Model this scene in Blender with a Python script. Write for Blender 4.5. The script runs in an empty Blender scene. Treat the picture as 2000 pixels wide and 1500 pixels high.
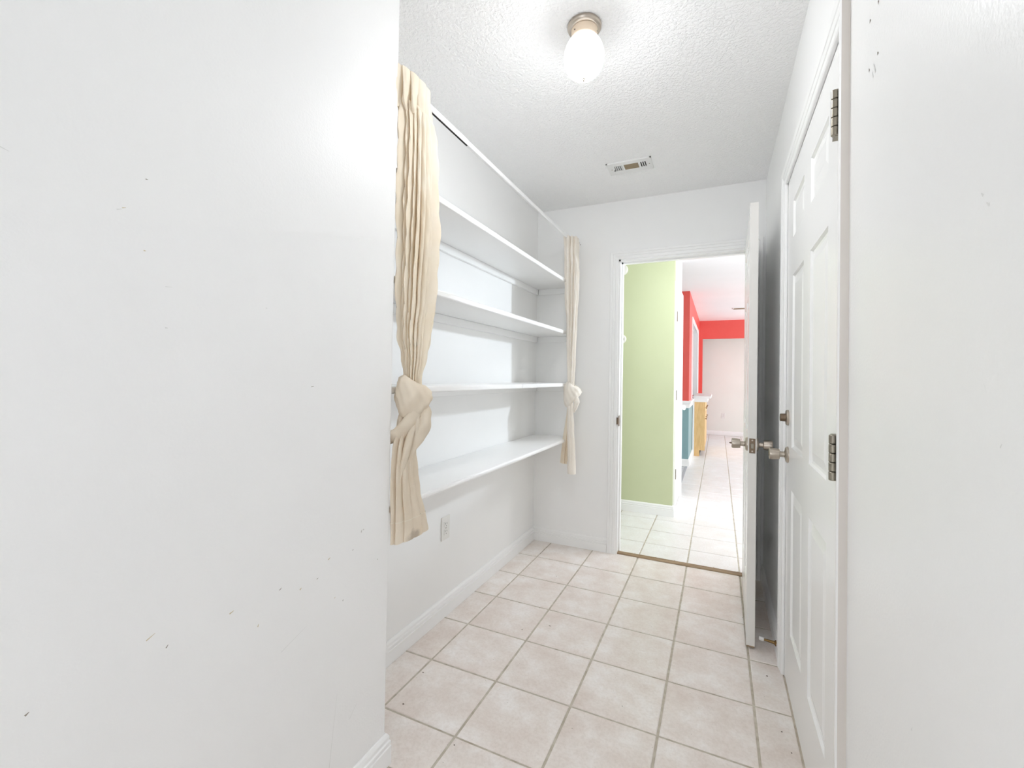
import bpy, bmesh, math, random
from mathutils import Vector, Matrix
random.seed(7)
S = bpy.context.scene
COL = S.collection
PI = math.pi

# ------------------------------------------------------------------ camera
cam = bpy.data.cameras.new('camera')
camo = bpy.data.objects.new('camera', cam); COL.objects.link(camo)
F, CX, CY = 878.1136, 993.293, 722.115
YAW, PITCH, ROLL = -0.437055, 0.0142876, 0.0171141
cy_, sy_ = math.cos(YAW), math.sin(YAW); cp, sp = math.cos(PITCH), math.sin(PITCH)
fw = Vector((sy_*cp, cy_*cp, sp)); rt = Vector((cy_, -sy_, 0)); up = rt.cross(fw)
cr, sr = math.cos(ROLL), math.sin(ROLL)
r2 = cr*rt + sr*up; u2 = -sr*rt + cr*up
M = Matrix((r2, u2, -fw)).transposed().to_4x4()
M.translation = Vector((1.11658, -1.65190, 1.23311))
camo.matrix_world = M
cam.sensor_fit = 'HORIZONTAL'; cam.sensor_width = 36.0
cam.lens = F/2000*36.0
cam.shift_x = (1000-CX)/2000; cam.shift_y = (CY-750)/2000
cam.clip_start = 0.02
S.camera = camo

# ------------------------------------------------------------------ world, exposure, lights
S.view_settings.view_transform = 'Standard'; S.view_settings.look = 'None'
S.view_settings.gamma = 1.0; S.view_settings.use_curve_mapping = False
S.view_settings.exposure = 0.29
S.cycles.max_bounces = 14; S.cycles.diffuse_bounces = 11; S.cycles.glossy_bounces = 4
W = bpy.data.worlds.new('sky'); S.world = W; W.use_nodes = True
W.node_tree.nodes['Background'].inputs[0].default_value = (0.92, 0.955, 1.0, 1)
W.node_tree.nodes['Background'].inputs[1].default_value = 2.0

def area(name, loc, direction, sx, sy, power, color=(1, 1, 1)):
    l = bpy.data.lights.new(name, 'AREA'); l.shape = 'RECTANGLE'; l.size = sx; l.size_y = sy
    l.energy = power; l.color = color
    o = bpy.data.objects.new(name, l); COL.objects.link(o); o.location = loc
    o.rotation_euler = Vector(direction).to_track_quat('-Z', 'Y').to_euler()
    return o
def spot(name, loc, aim, r, power, cone, color=(1, 1, 1)):
    l = bpy.data.lights.new(name, 'SPOT'); l.shadow_soft_size = r; l.energy = power; l.color = color; l.spot_size = math.radians(cone); l.spot_blend = 0.35
    o = bpy.data.objects.new(name, l); COL.objects.link(o); o.location = loc
    o.rotation_euler = (Vector(aim)-Vector(loc)).to_track_quat('-Z', 'Y').to_euler(); return o
# sky enters by added openings behind the camera and in the hall
area('end_room_added_light', (3.02, 7.8, 1.35), (-1, 0, 0), 2.4, 2.0, 15, (0.93, 0.97, 1.0))  # unseen area light added to brighten the far room and beige wall
spot('hall_spot_lamp', (1.86, 2.45, 2.0), (-0.15, 0.58, 1.72), 0.05, 88, 50, (0.80, 0.90, 1.0))  # unseen lamp inferred from the alcove's light patches; cone narrowed to spare the hall
area('hall_added_fill', (1.50, 1.98, 2.46), (-0.12, 0, -1), 0.60, 0.36, 13.5, (0.95, 0.98, 1.0))  # unseen area light added to brighten the green wall and hall floor
LAMP_GLOW = 106.0

# ------------------------------------------------------------------ materials
def lin(r, g, b):
    f = lambda c: (c/255/12.92) if c/255 <= 0.04045 else ((c/255+0.055)/1.055)**2.4
    return (f(r), f(g), f(b), 1)
def mat(name, col, rough=0.5, metal=0.0, spec=0.5):
    m = bpy.data.materials.new(name); m.use_nodes = True
    b = m.node_tree.nodes['Principled BSDF']
    b.inputs['Base Color'].default_value = col; b.inputs['Roughness'].default_value = rough
    b.inputs['Metallic'].default_value = metal; b.inputs['Specular IOR Level'].default_value = spec
    return m
def N(m, t, **k):
    n = m.node_tree.nodes.new(t)
    for a, v in k.items(): setattr(n, a, v)
    return n
def L(m, a, b): m.node_tree.links.new(a, b)
def bsdf(m): return m.node_tree.nodes['Principled BSDF']
def coords(m): return N(m, 'ShaderNodeTexCoord').outputs['Object']
def noise(m, vec, scale, detail=2.0, rough=0.5):
    n = N(m, 'ShaderNodeTexNoise'); n.inputs['Scale'].default_value = scale
    n.inputs['Detail'].default_value = detail; n.inputs['Roughness'].default_value = rough
    L(m, vec, n.inputs['Vector']); return n
def bump(m, h, strength, dist):
    b = N(m, 'ShaderNodeBump'); b.inputs['Strength'].default_value = strength; b.inputs['Distance'].default_value = dist
    L(m, h, b.inputs['Height']); L(m, b.outputs['Normal'], bsdf(m).inputs['Normal']); return b
def ramp(m, fac, stops):
    r = N(m, 'ShaderNodeValToRGB'); e = r.color_ramp.elements
    e[0].position, e[0].color = stops[0]; e[1].position, e[1].color = stops[-1]
    for p, c in stops[1:-1]:
        x = e.new(p); x.color = c
    L(m, fac, r.inputs['Fac']); return r
def paint(name, col, rough=0.42, peel=0.12, scale=260, mottled=0.012):
    m = mat(name, col, rough); v = coords(m)
    n = noise(m, v, scale, 2.0); bump(m, n.outputs['Fac'], peel, 0.0016)
    n2 = noise(m, v, 2.3, 3.0)
    c1 = tuple(max(0, c-mottled) for c in col[:3])+(1,); c2 = tuple(min(1, c+mottled) for c in col[:3])+(1,)
    r = ramp(m, n2.outputs['Fac'], [(0.3, c1), (0.7, c2)]); L(m, r.outputs['Color'], bsdf(m).inputs['Base Color'])
    return m
WHITE = (0.885, 0.885, 0.88, 1)
m_wall = paint('white_satin_wall_paint', WHITE, 0.46, 0.30, 200)
m_wall_right = paint('white_semigloss_wall_paint', WHITE, 0.33, 0.30, 200)
m_wall_flat = paint('white_eggshell_paint', (0.89, 0.89, 0.885, 1), 0.45, 0.05, 240)
m_trim = paint('white_gloss_trim_paint', (0.90, 0.90, 0.895, 1), 0.30, 0.02, 60, 0.006)
m_door = paint('white_gloss_door_paint', (0.90, 0.90, 0.895, 1), 0.25, 0.02, 60, 0.006)
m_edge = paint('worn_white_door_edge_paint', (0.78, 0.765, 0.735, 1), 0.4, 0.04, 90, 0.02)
m_casing_edge = paint('tan_casing_edge', (0.70, 0.655, 0.61, 1), 0.5, 0.05, 60, 0.02)  # tanner and darker than the trim, for the casing's outer edge faces
m_shelf = paint('white_shelf_paint', (0.90, 0.90, 0.895, 1), 0.33, 0.04, 120, 0.012)
m_green = paint('lime_green_wall_paint', lin(202, 209, 172), 0.45, 0.06, 240)
m_coral = paint('coral_red_wall_paint', lin(220, 88, 80), 0.45, 0.04, 240)
m_teal = paint('teal_wall_paint', lin(132, 166, 171), 0.45, 0.04, 240)
m_beige = paint('pale_beige_wall_paint', (0.81, 0.82, 0.77, 1), 0.5, 0.04, 240)
m_ceil = mat('white_popcorn_ceiling', (0.935, 0.935, 0.935, 1), 0.75); v = coords(m_ceil)
n1 = noise(m_ceil, v, 85, 3.0, 0.6)
rr = ramp(m_ceil, n1.outputs['Fac'], [(0.40, (0, 0, 0, 1)), (0.62, (1, 1, 1, 1))])
bump(m_ceil, rr.outputs['Color'], 0.55, 0.006)
m_ceil2 = paint('white_hall_ceiling_paint', (0.87, 0.87, 0.87, 1), 0.7, 0.2, 120)
# tiles
def ceramic(name, c0, c1, c2):
    m = mat(name, c1, 0.33); v = coords(m)
    oi = N(m, 'ShaderNodeObjectInfo')
    va = N(m, 'ShaderNodeVectorMath', operation='MULTIPLY_ADD')
    cmb = N(m, 'ShaderNodeCombineXYZ')
    for i in range(3): L(m, oi.outputs['Random'], cmb.inputs[i])
    va.inputs[1].default_value = (1, 1, 1); L(m, v, va.inputs[0])
    sc = N(m, 'ShaderNodeVectorMath', operation='SCALE'); sc.inputs['Scale'].default_value = 37.0
    L(m, cmb.outputs[0], sc.inputs[0]); L(m, sc.outputs[0], va.inputs[2])
    na = noise(m, va.outputs[0], 7.0, 6.0, 0.62)
    ra = ramp(m, na.outputs['Fac'], [(0.30, c0), (0.5, c1), (0.68, c2)])
    nb = noise(m, va.outputs[0], 95.0, 4.0, 0.7)
    rb = ramp(m, nb.outputs['Fac'], [(0.35, (0.90, 0.885, 0.87, 1)), (0.58, (1, 1, 1, 1))])
    mx = N(m, 'ShaderNodeMixRGB', blend_type='MULTIPLY'); mx.inputs[0].default_value = 0.8
    L(m, ra.outputs['Color'], mx.inputs[1]); L(m, rb.outputs['Color'], mx.inputs[2])
    L(m, mx.outputs[0], bsdf(m).inputs['Base Color'])
    bump(m, na.outputs['Fac'], 0.12, 0.003)
    return m
m_tile = ceramic('mottled_pinkish_beige_ceramic', lin(224, 212, 204), lin(234, 226, 220), lin(243, 239, 236))
m_tile_hall = ceramic('light_brightened_pale_ceramic', lin(228, 225, 222), lin(232, 231, 230), lin(238, 238, 238))  # whiter hall tile, with the hall's brightness partly put into its colour
m_grout = mat('grey_tan_grout', lin(158, 148, 132), 0.9); v = coords(m_grout)
ng = noise(m_grout, v, 30, 4.0)
rg = ramp(m_grout, ng.outputs['Fac'], [(0.3, lin(172, 162, 146)), (0.7, lin(204, 197, 184))]); L(m_grout, rg.outputs['Color'], bsdf(m_grout).inputs['Base Color'])
m_grit = mat('dark_floor_grit', lin(84, 66, 50), 0.9)
# metals
m_nickel = mat('brushed_satin_nickel', lin(186, 176, 164), 0.28, 1.0)
m_nickel_dark = mat('dull_nickel_hinge', lin(150, 143, 130), 0.38, 1.0)
m_latch = mat('worn_bronze_latch_plate', lin(122, 106, 90), 0.4, 1.0)
m_brass = mat('aged_brass', lin(140, 112, 74), 0.38, 1.0)
m_dark = mat('dark_void', (0.02, 0.018, 0.016, 1), 0.9)
m_rubber = mat('white_rubber', (0.75, 0.74, 0.72, 1), 0.6)
m_plastic = mat('white_plastic', (0.80, 0.79, 0.76, 1), 0.35)
m_rod = mat('white_enamelled_rod', (0.84, 0.84, 0.84, 1), 0.28)
m_vent = mat('white_enamelled_register', (0.80, 0.80, 0.79, 1), 0.4)
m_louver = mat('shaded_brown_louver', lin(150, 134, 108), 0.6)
m_fitter_glow = mat('fitter_lamp_glow_peach', lin(236, 216, 192), 0.4)  # warm glow from inside the lamp, put into the fitter's colour
m_screw = mat('screw_steel', lin(170, 160, 148), 0.35, 1.0)
m_glassknob = mat('pale_glass_knob', (0.86, 0.92, 0.86, 1), 0.1)
m_stainless = mat('dark_slot', (0.05, 0.045, 0.04, 1), 0.8)
# globe: the lamp gives off light
m_globe = mat('lit_white_glass_globe', (0.9, 0.9, 0.9, 1), 0.25)
bsdf(m_globe).inputs['Emission Color'].default_value = (0.96, 0.98, 1.0, 1)
v = N(m_globe, 'ShaderNodeSeparateXYZ'); L(m_globe, coords(m_globe), v.inputs[0])
mr = N(m_globe, 'ShaderNodeMapRange'); mr.interpolation_type = 'SMOOTHSTEP'   # glow graded stronger towards the bottom to keep the ceiling around it dimmer
mr.inputs[1].default_value = -0.115; mr.inputs[2].default_value = -0.175; mr.inputs[3].default_value = 1.15; mr.inputs[4].default_value = LAMP_GLOW
L(m_globe, v.outputs[2], mr.inputs[0]); L(m_globe, mr.outputs[0], bsdf(m_globe).inputs['Emission Strength'])
# cloth
def cloth(name, c1, c2):
    m = mat(name, c1, 0.9, 0, 0.15); v = coords(m)
    n = noise(m, v, 7.0, 4.0, 0.6)
    r = ramp(m, n.outputs['Fac'], [(0.3, c2), (0.7, c1)]); L(m, r.outputs['Color'], bsdf(m).inputs['Base Color'])
    w = N(m, 'ShaderNodeTexWave'); w.inputs['Scale'].default_value = 180; w.bands_direction = 'Z'; w.inputs['Distortion'].default_value = 1.5
    L(m, v, w.inputs['Vector']); bump(m, w.outputs['Fac'], 0.08, 0.0006)
    tr = N(m, 'ShaderNodeBsdfTranslucent'); L(m, r.outputs['Color'], tr.inputs['Color'])
    ms = N(m, 'ShaderNodeMixShader'); ms.inputs[0].default_value = 0.16
    L(m, bsdf(m).outputs[0], ms.inputs[1]); L(m, tr.outputs[0], ms.inputs[2])
    L(m, ms.outputs[0], m.node_tree.nodes['Material Output'].inputs['Surface'])
    return m
m_cloth = cloth('cream_cotton', lin(248, 239, 223), lin(241, 228, 206))
m_cloth_dull = cloth('dull_cream_cotton', lin(240, 229, 212), lin(230, 216, 195))  # duller, darker cream for the knot, loops and tail
m_cloth_pale = cloth('pale_cream_cotton', lin(249, 244, 236), lin(244, 237, 226))
m_hem = cloth('dull_cream_cotton_with_grey_stain', lin(240, 229, 212), lin(230, 216, 195))
_v = coords(m_hem)
_mp = N(m_hem, 'ShaderNodeMapping'); _mp.inputs['Location'].default_value = (0, 0.0, -1.10); _mp.inputs['Scale'].default_value = (0, 30, 40)
_nz = noise(m_hem, _v, 60, 3.0); _ad = N(m_hem, 'ShaderNodeVectorMath', operation='MULTIPLY_ADD'); _ad.inputs[1].default_value = (0.0, 1.1, 1.1)
L(m_hem, _v, _mp.inputs['Vector']); L(m_hem, _nz.outputs['Color'], _ad.inputs[0]); L(m_hem, _mp.outputs['Vector'], _ad.inputs[2])
_ln = N(m_hem, 'ShaderNodeVectorMath', operation='LENGTH'); L(m_hem, _ad.outputs[0], _ln.inputs[0])
_mr = N(m_hem, 'ShaderNodeMapRange'); _mr.inputs[1].default_value = 0.55; _mr.inputs[2].default_value = 1.15; _mr.inputs[3].default_value = 0.6; _mr.inputs[4].default_value = 0.0
L(m_hem, _ln.outputs['Value'], _mr.inputs[0])
_mx = N(m_hem, 'ShaderNodeMixRGB'); _mx.inputs[2].default_value = lin(150, 136, 122)
_src = bsdf(m_hem).inputs['Base Color'].links[0].from_socket
L(m_hem, _mr.outputs[0], _mx.inputs[0]); L(m_hem, _src, _mx.inputs[1]); L(m_hem, _mx.outputs[0], bsdf(m_hem).inputs['Base Color'])
m_thread = mat('pale_stitch_thread', lin(240, 232, 216), 0.9)
# wood
def wood(name, c1, c2, axis='Z', scale=14):
    m = mat(name, c1, 0.45); v = coords(m)
    mp = N(m, 'ShaderNodeMapping'); s = {'Z': (6, 6, 0.5), 'X': (0.5, 6, 6)}[axis]; mp.inputs['Scale'].default_value = s
    L(m, v, mp.inputs['Vector']); n = noise(m, mp.outputs['Vector'], scale, 5.0, 0.6)
    r = ramp(m, n.outputs['Fac'], [(0.3, c2), (0.7, c1)]); L(m, r.outputs['Color'], bsdf(m).inputs['Base Color'])
    bump(m, n.outputs['Fac'], 0.1, 0.001); return m
m_oak = wood('honey_oak', lin(232, 196, 140), lin(208, 166, 108))
m_sill = wood('weathered_brown_wood', lin(170, 146, 116), lin(120, 95, 68), 'X')
m_counter = paint('white_countertop_laminate', (0.82, 0.81, 0.79, 1), 0.35, 0.02, 100)
m_matl = mat('white_mat_yarn', (0.80, 0.80, 0.80, 1), 0.9)
m_matd = mat('grey_mat_yarn', lin(176, 178, 182), 0.9)
m_scuff = mat('tan_scuff', lin(208, 196, 166), 0.8)
m_hole = mat('dark_nail_hole', lin(150, 143, 134), 0.9)
m_chip = mat('pale_grey_scrape', lin(224, 224, 222), 0.8)

# ------------------------------------------------------------------ builders
def link(name, bm, m, parent=None, origin=None, smooth=False):
    me = bpy.data.meshes.new(name)
    bmesh.ops.recalc_face_normals(bm, faces=bm.faces)
    bm.to_mesh(me); bm.free()
    if isinstance(m, (list, tuple)):
        for q in m: me.materials.append(q)
    else: me.materials.append(m)
    o = bpy.data.objects.new(name, me); COL.objects.link(o)
    if parent is not None:
        w = Vector(parent.get('_w', (0, 0, 0)))
        me.transform(Matrix.Translation(-w)); o.parent = parent
        o['_w'] = tuple(w)
    elif origin is not None:
        me.transform(Matrix.Translation(-Vector(origin))); o.location = origin; o['_w'] = tuple(origin)
    else: o['_w'] = (0, 0, 0)
    if smooth:
        for p in me.polygons: p.use_smooth = True
    return o
def autosmooth(o, ang=0.6):
    me = o.data
    for p in me.polygons: p.use_smooth = True
    bm = bmesh.new(); bm.from_mesh(me)
    for e in bm.edges:
        if len(e.link_faces) == 2 and e.calc_face_angle(0) > ang: e.smooth = False
    bm.to_mesh(me); bm.free(); return o
def box(bm, x0, x1, y0, y1, z0, z1, bev=0.0, seg=1):
    vs = [bm.verts.new((x, y, z)) for x in (x0, x1) for y in (y0, y1) for z in (z0, z1)]
    fs = [(0, 1, 3, 2), (4, 6, 7, 5), (0, 4, 5, 1), (2, 3, 7, 6), (0, 2, 6, 4), (1, 5, 7, 3)]
    faces = [bm.faces.new([vs[i] for i in f]) for f in fs]
    if bev:
        es = list({e for f in faces for e in f.edges})
        bmesh.ops.bevel(bm, geom=es, offset=bev, segments=seg, affect='EDGES', profile=0.5)
def B(*a, **k):
    bm = bmesh.new(); box(bm, *a, **k); return bm
def empty(name, loc):
    o = bpy.data.objects.new(name, None); COL.objects.link(o); o.location = loc; o['_w'] = tuple(loc)
    o.empty_display_size = 0.05; return o
def tag(o, label, cat, group=None):
    o['label'] = label; o['category'] = cat
    if group: o['group'] = group
    return o
def struct(o): o['kind'] = 'structure'; return o
def lathe(bm, prof, origin, axis, seg=24, cap=True):
    """prof: (distance along axis, radius)"""
    a = Vector(axis).normalized(); t = Vector((0, 0, 1)) if abs(a.z) < 0.9 else Vector((1, 0, 0))
    u = a.cross(t).normalized(); w = a.cross(u); o = Vector(origin); rings = []
    for d, r in prof:
        if r < 1e-6: rings.append([bm.verts.new(o+a*d)])
        else: rings.append([bm.verts.new(o+a*d+u*r*math.cos(2*PI*i/seg)+w*r*math.sin(2*PI*i/seg)) for i in range(seg)])
    for p, q in zip(rings, rings[1:]):
        for i in range(seg):
            j = (i+1) % seg
            if len(p) == 1 and len(q) == 1: continue
            if len(p) == 1: bm.faces.new((p[0], q[i], q[j]))
            elif len(q) == 1: bm.faces.new((p[i], p[j], q[0]))
            else: bm.faces.new((p[i], p[j], q[j], q[i]))
    if cap:
        for r in (rings[0], rings[-1]):
            if len(r) > 1: bm.faces.new(r)
def sweep(bm, path, prof, side=1, up=None):
    """prof (offset from the wall, height) swept along a polyline in plan, mitred; side=+1: material on the left of travel"""
    n = len(path); P = [Vector((p[0], p[1])) for p in path]; rings = []
    for i in range(n):
        ds = []
        if i > 0: ds.append((P[i]-P[i-1]).normalized())
        if i < n-1: ds.append((P[i+1]-P[i]).normalized())
        ns = [Vector((-d.y, d.x))*side for d in ds]
        if len(ns) == 2: mvec = (ns[0]+ns[1]); mvec = mvec/(1+ns[0].dot(ns[1]))
        else: mvec = ns[0]
        rings.append([bm.verts.new((P[i].x+mvec.x*t, P[i].y+mvec.y*t, z)) for t, z in prof])
    k = len(prof)
    for a, b in zip(rings, rings[1:]):
        for i in range(k):
            j = (i+1) % k; bm.faces.new((a[i], a[j], b[j], b[i]))
    bm.faces.new(rings[0]); bm.faces.new(rings[-1])
def casing(bm, s0, s1, ztop, face, axis, sign, w=0.058, z0=0.0, t_out=0.018, edge=0):
    """door casing around an opening s0..s1 (along y if axis=='x' wall normal is x). face = wall plane, sign = direction out of the wall"""
    prof = [(0, 0), (0, 0.008), (0.003, 0.0105), (0.018, 0.0115), (0.0195, 0.0085), (0.0215, 0.0085), (0.024, 0.0125), (0.036, 0.0155), (0.0375, 0.0125), (0.0395, 0.0125), (0.042, 0.0165), (w-0.004, t_out), (w, t_out-0.003), (w, 0)]
    pts = [(s0, z0, (-1, 0)), (s0, ztop, (-1, 1)), (s1, ztop, (1, 1)), (s1, z0, (1, 0))]
    rings = []
    for s, z, (ds, dz) in pts:
        ring = []
        for u, t in prof:
            a = s+ds*u; b = z+dz*u; c = face+sign*t
            ring.append(bm.verts.new((c, a, b) if axis == 'x' else (a, c, b)))
        rings.append(ring)
    k = len(prof)
    for a, b in zip(rings, rings[1:]):
        for i in range(k):
            j = (i+1) % k; f = bm.faces.new((a[i], a[j], b[j], b[i]))
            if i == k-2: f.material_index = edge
    bm.faces.new(rings[0]); bm.faces.new(rings[-1])
BASE_PROF = [(0, 0), (0.015, 0), (0.015, 0.056), (0.0115, 0.0585), (0.0115, 0.061), (0.014, 0.063), (0.0135, 0.072), (0.0095, 0.0745), (0.0085, 0.0775), (0.0105, 0.0795), (0.010, 0.087), (0.0065, 0.094), (0.003, 0.097), (0, 0.097)]
def place_all(bm, fn):
    for q in bm.verts: q.co = fn(q.co)

# ------------------------------------------------------------------ dimensions
XN, XA, XR, YF, YE = 0.172, -0.150, 1.377, 1.550, -0.507   # near wall face, alcove back, right wall, far wall, end of near wall
YB, H, YH = -3.05, 2.49, 1.665                               # back wall, ceiling, hall side of the far wall
DL, DR, DT = 0.483, 1.300, 2.058                             # far doorway jamb faces and head

# ------------------------------------------------------------------ floor
def rect_tiles(x0, x1, y0, y1, T=0.3125):
    out = []
    for c in range(math.floor(x0/T), math.ceil(x1/T)):
        for r in range(math.floor(y0/T), math.ceil(y1/T)):
            a0, a1, b0, b1 = max(c*T, x0), min((c+1)*T, x1), max(r*T, y0), min((r+1)*T, y1)
            if a1-a0 > 0.02 and b1-b0 > 0.02: out.append((a0, a1, b0, b1, c*T, r*T))
    return out
fl = link('floor', B(-1.45, 3.15, YB-0.12, 9.6, -0.12, -0.0028), m_grout); struct(fl)
tile_mesh = {}
def tile_bm(w, d, g=0.0042):
    bm = bmesh.new(); x0, x1, y0, y1 = g, w-g, g, d-g; b = 0.0035
    r = []
    for ins, z in ((0, -0.0030), (0, -0.0026), (0.0012, -0.0008), (b, 0.0)):
        r.append([bm.verts.new(p) for p in ((x0+ins, y0+ins, z), (x1-ins, y0+ins, z), (x1-ins, y1-ins, z), (x0+ins, y1-ins, z))])
    for p, q in zip(r, r[1:]):
        for i in range(4): bm.faces.new((p[i], p[(i+1) % 4], q[(i+1) % 4], q[i]))
    bm.faces.new(r[-1]); return bm
def add_tile(t):
    a0, a1, b0, b1, ox, oy = t
    key = (round(a1-a0, 3), round(b1-b0, 3), b1 > 1.6)
    if key not in tile_mesh:
        me = bpy.data.meshes.new('tile'); bm = tile_bm(*key[:2]); bmesh.ops.recalc_face_normals(bm, faces=bm.faces); bm.to_mesh(me); bm.free()
        me.materials.append(m_tile if b1 < 1.6 else m_tile_hall); tile_mesh[key] = me
    o = bpy.data.objects.new('tile', tile_mesh[key]); COL.objects.link(o); o.parent = fl
    o.location = (a0, b0, random.uniform(-0.0003, 0.0003)); o.rotation_euler = (random.uniform(-.0008, .0008), random.uniform(-.0008, .0008), 0)
TILES = rect_tiles(XA, XR, YE, 1.5625) + rect_tiles(XN, XR, -2.0, YE) + rect_tiles(0.0, 2.1875, 1.5625, 9.4)
for t in TILES: add_tile(t)
bm = bmesh.new()
for t in rect_tiles(-1.40, 0.0, 1.70, 9.4)+rect_tiles(2.1875, 3.08, 1.70, 9.4)+rect_tiles(XN, XR, YB, -2.0):
    tb = tile_bm(t[1]-t[0], t[3]-t[2]); me = bpy.data.meshes.new('tmp')
    place_all(tb, lambda c: c+Vector((t[0], t[2], 0))); tb.to_mesh(me); tb.free(); bm.from_mesh(me); bpy.data.meshes.remove(me)
o = link('outer_tiling', bm, m_tile_hall, fl); o['kind'] = 'stuff'
# crumbs lying on the tiles
bm = bmesh.new()
crumbs = [(0.372, 0.476, .008, .0035), (0.262, 0.383, .004, .004), (0.02, -0.09, .004, .003), (0.06, -0.27, .006, .004), (-0.05, -.33, .003, .003),
          (0.33, -0.345, .003, .003), (0.09, -0.44, .003, .003), (0.80, 0.085, .003, .002), (0.265, 0.615, .003, .002), (0.22, 1.02, .003, .003), (0.045, 0.905, .002, .002),
          (1.312, 0.53, .005, .004), (1.33, 0.21, .004, .004), (1.348, 0.12, .003, .004), (1.24, 1.0, .003, .002), (1.15, 1.1, .002, .002), (0.62, 0.9, .003, .002), (0.36, -0.465, .010, .002)]
rg_ = random.Random(3)
for i in range(70):
    crumbs.append((rg_.uniform(-.1, 1.34), rg_.uniform(-.48, 1.5), rg_.uniform(.0008, .0018), rg_.uniform(.0008, .0016)))
for x, y, a, b in crumbs:
    pts = []
    k = rg_.uniform(0, 6)
    for i in range(5):
        th = k+i*2*PI/5; s = rg_.uniform(.6, 1)
        pts.append(bm.verts.new((x+a*s*math.cos(th), y+b*s*math.sin(th), 0.0006)))
    tip = bm.verts.new((x, y, 0.0006+0.6*min(a, b)))
    for i in range(5): bm.faces.new((pts[i], pts[(i+1) % 5], tip))
o = link('floor_grit', bm, m_grit, fl); o['kind'] = 'stuff'
# threshold strip
bm = bmesh.new(); prof = [(0.0, 0.0), (0.0, 0.005), (0.006, 0.010), (0.016, 0.011), (0.018, 0.0095), (0.021, 0.0095), (0.023, 0.0115), (0.036, 0.011), (0.046, 0.006), (0.046, 0)]
rings = [[bm.verts.new((x, 1.552+a, z)) for a, z in prof] for x in (DL-0.006, DR-0.004)]
for i in range(len(prof)):
    j = (i+1) % len(prof); bm.faces.new((rings[0][i], rings[0][j], rings[1][j], rings[1][i]))
bm.faces.new(rings[0]); bm.faces.new(rings[1])
th = link('threshold', bm, m_sill); struct(th)
for x in (0.60, 0.74, 0.86, 1.10, 1.24):
    bm = bmesh.new(); lathe(bm, [(0, 0.003), (0.0008, 0.0025), (0.001, 0)], (x, 1.588, 0.0112), (0, 0, 1), 8); link('nail_head', bm, m_brass, th)

# ------------------------------------------------------------------ ceiling, walls
struct(link('ceiling', B(XA-0.1, 1.6, YB-0.12, 1.61, H, H+0.1), m_ceil))
struct(link('ceiling_hall', B(-1.45, 3.2, 1.61, 9.6, H, H+0.1), m_ceil2))
wl = link('wall_left', B(XA-0.10, XN, YB-0.1, YE, -0.02, H+0.02, bev=0.004, seg=2), m_wall); struct(wl)
struct(link('wall_alcove_back', B(XA-0.10, XA, YE-0.05, YF+0.05, -0.02, H+0.02), m_wall_flat))
bm = bmesh.new()                                              # far wall with the doorway
box(bm, XA-0.10, DL-0.018, YF, YH, -0.02, H+0.02); box(bm, DR+0.018, XR+0.12, YF, YH, -0.02, H+0.02); box(bm, DL-0.018, DR+0.018, YF, YH, DT+0.018, H+0.02)
struct(link('wall_far', bm, m_wall_flat))
bm = bmesh.new()                                              # right wall with the closed door's opening
D0, D1, D1T = -0.358, 0.556, 2.060                            # leaf edges along y, leaf top
box(bm, XR, XR+0.12, YB-0.1, D0-0.02, -0.02, H+0.02); box(bm, XR, XR+0.12, D1+0.02, YF+0.01, -0.02, H+0.02); box(bm, XR, XR+0.12, D0-0.02, D1+0.02, D1T+0.02, H+0.02)
wr = link('wall_right', bm, m_wall_right); struct(wr)
bm = bmesh.new()                                              # unseen back wall with an opening added to let sky light in
box(bm, XN-0.2, 0.24, YB-0.1, YB, -0.02, H+0.02); box(bm, 1.32, XR+0.1, YB-0.1, YB, -0.02, H+0.02)
box(bm, 0.24, 1.32, YB-0.1, YB, 2.26, H+0.02); box(bm, 0.24, 1.32, YB-0.1, YB, -0.02, 0.34)
struct(link('wall_back', bm, m_wall_flat))
# hall beyond
YG = 2.642
struct(link('wall_hall_green', B(-1.4, 0.752, YG, YG+0.10, -0.02, H+0.02), m_green))
bm = bmesh.new(); box(bm, 0.65, 0.752, YG+0.10, 2.735, -0.02, H+0.02); box(bm, 0.65, 0.752, 3.415, 3.50, -0.02, H+0.02); box(bm, 0.65, 0.752, 2.735, 3.415, 2.06, H+0.02)
struct(link('wall_hall_closet', bm, m_trim))
struct(link('wall_hall_left', B(-1.45, -1.35, 1.6, 9.6, -0.02, H+0.02), m_wall_flat))
bm = bmesh.new(); box(bm, 3.06, 3.16, 1.6, 1.85, -.02, H+.02); box(bm, 3.06, 3.16, 6.15, 6.5, -.02, H+.02); box(bm, 3.06, 3.16, 9.05, 9.6, -.02, H+.02)
box(bm, 3.06, 3.16, 1.85, 9.05, 2.36, H+.02); box(bm, 3.06, 3.16, 1.85, 6.15, -.02, .03); box(bm, 3.06, 3.16, 6.5, 9.05, -.02, .34)
struct(link('wall_hall_right', bm, m_wall_flat))  # its openings are added to let sky light into the hall
struct(link('wall_hall_front', B(XR+0.11, 3.1, YH-0.1, YH, -0.02, H+0.02), m_wall_flat))
struct(link('wall_hall_front_left', B(-1.4, XA-0.09, YH-0.1, YH, -0.02, H+0.02), m_wall_flat))
XS, YT = 0.737, 5.229                                          # teal and coral dividing wall
Z1, Z2 = 0.825, 0.925
bm = bmesh.new(); box(bm, -1.35, XS, YT, YT+0.12, -0.02, Z1); box(bm, XS-0.12, XS, YT+0.12, 8.87, -0.02, Z1)
struct(link('wall_divider_teal', bm, m_teal))
bm = bmesh.new(); box(bm, 0.2, XS, YT, YT+0.12, Z1, H+0.02); box(bm, XS-0.12, XS, YT+0.12, 5.90, Z1, H+0.02); box(bm, XS-0.12, XS, 7.90, 8.87, Z1, H+0.02)
box(bm, XS-0.12, XS, 5.90, 7.90, 2.14, H+0.02)
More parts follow.
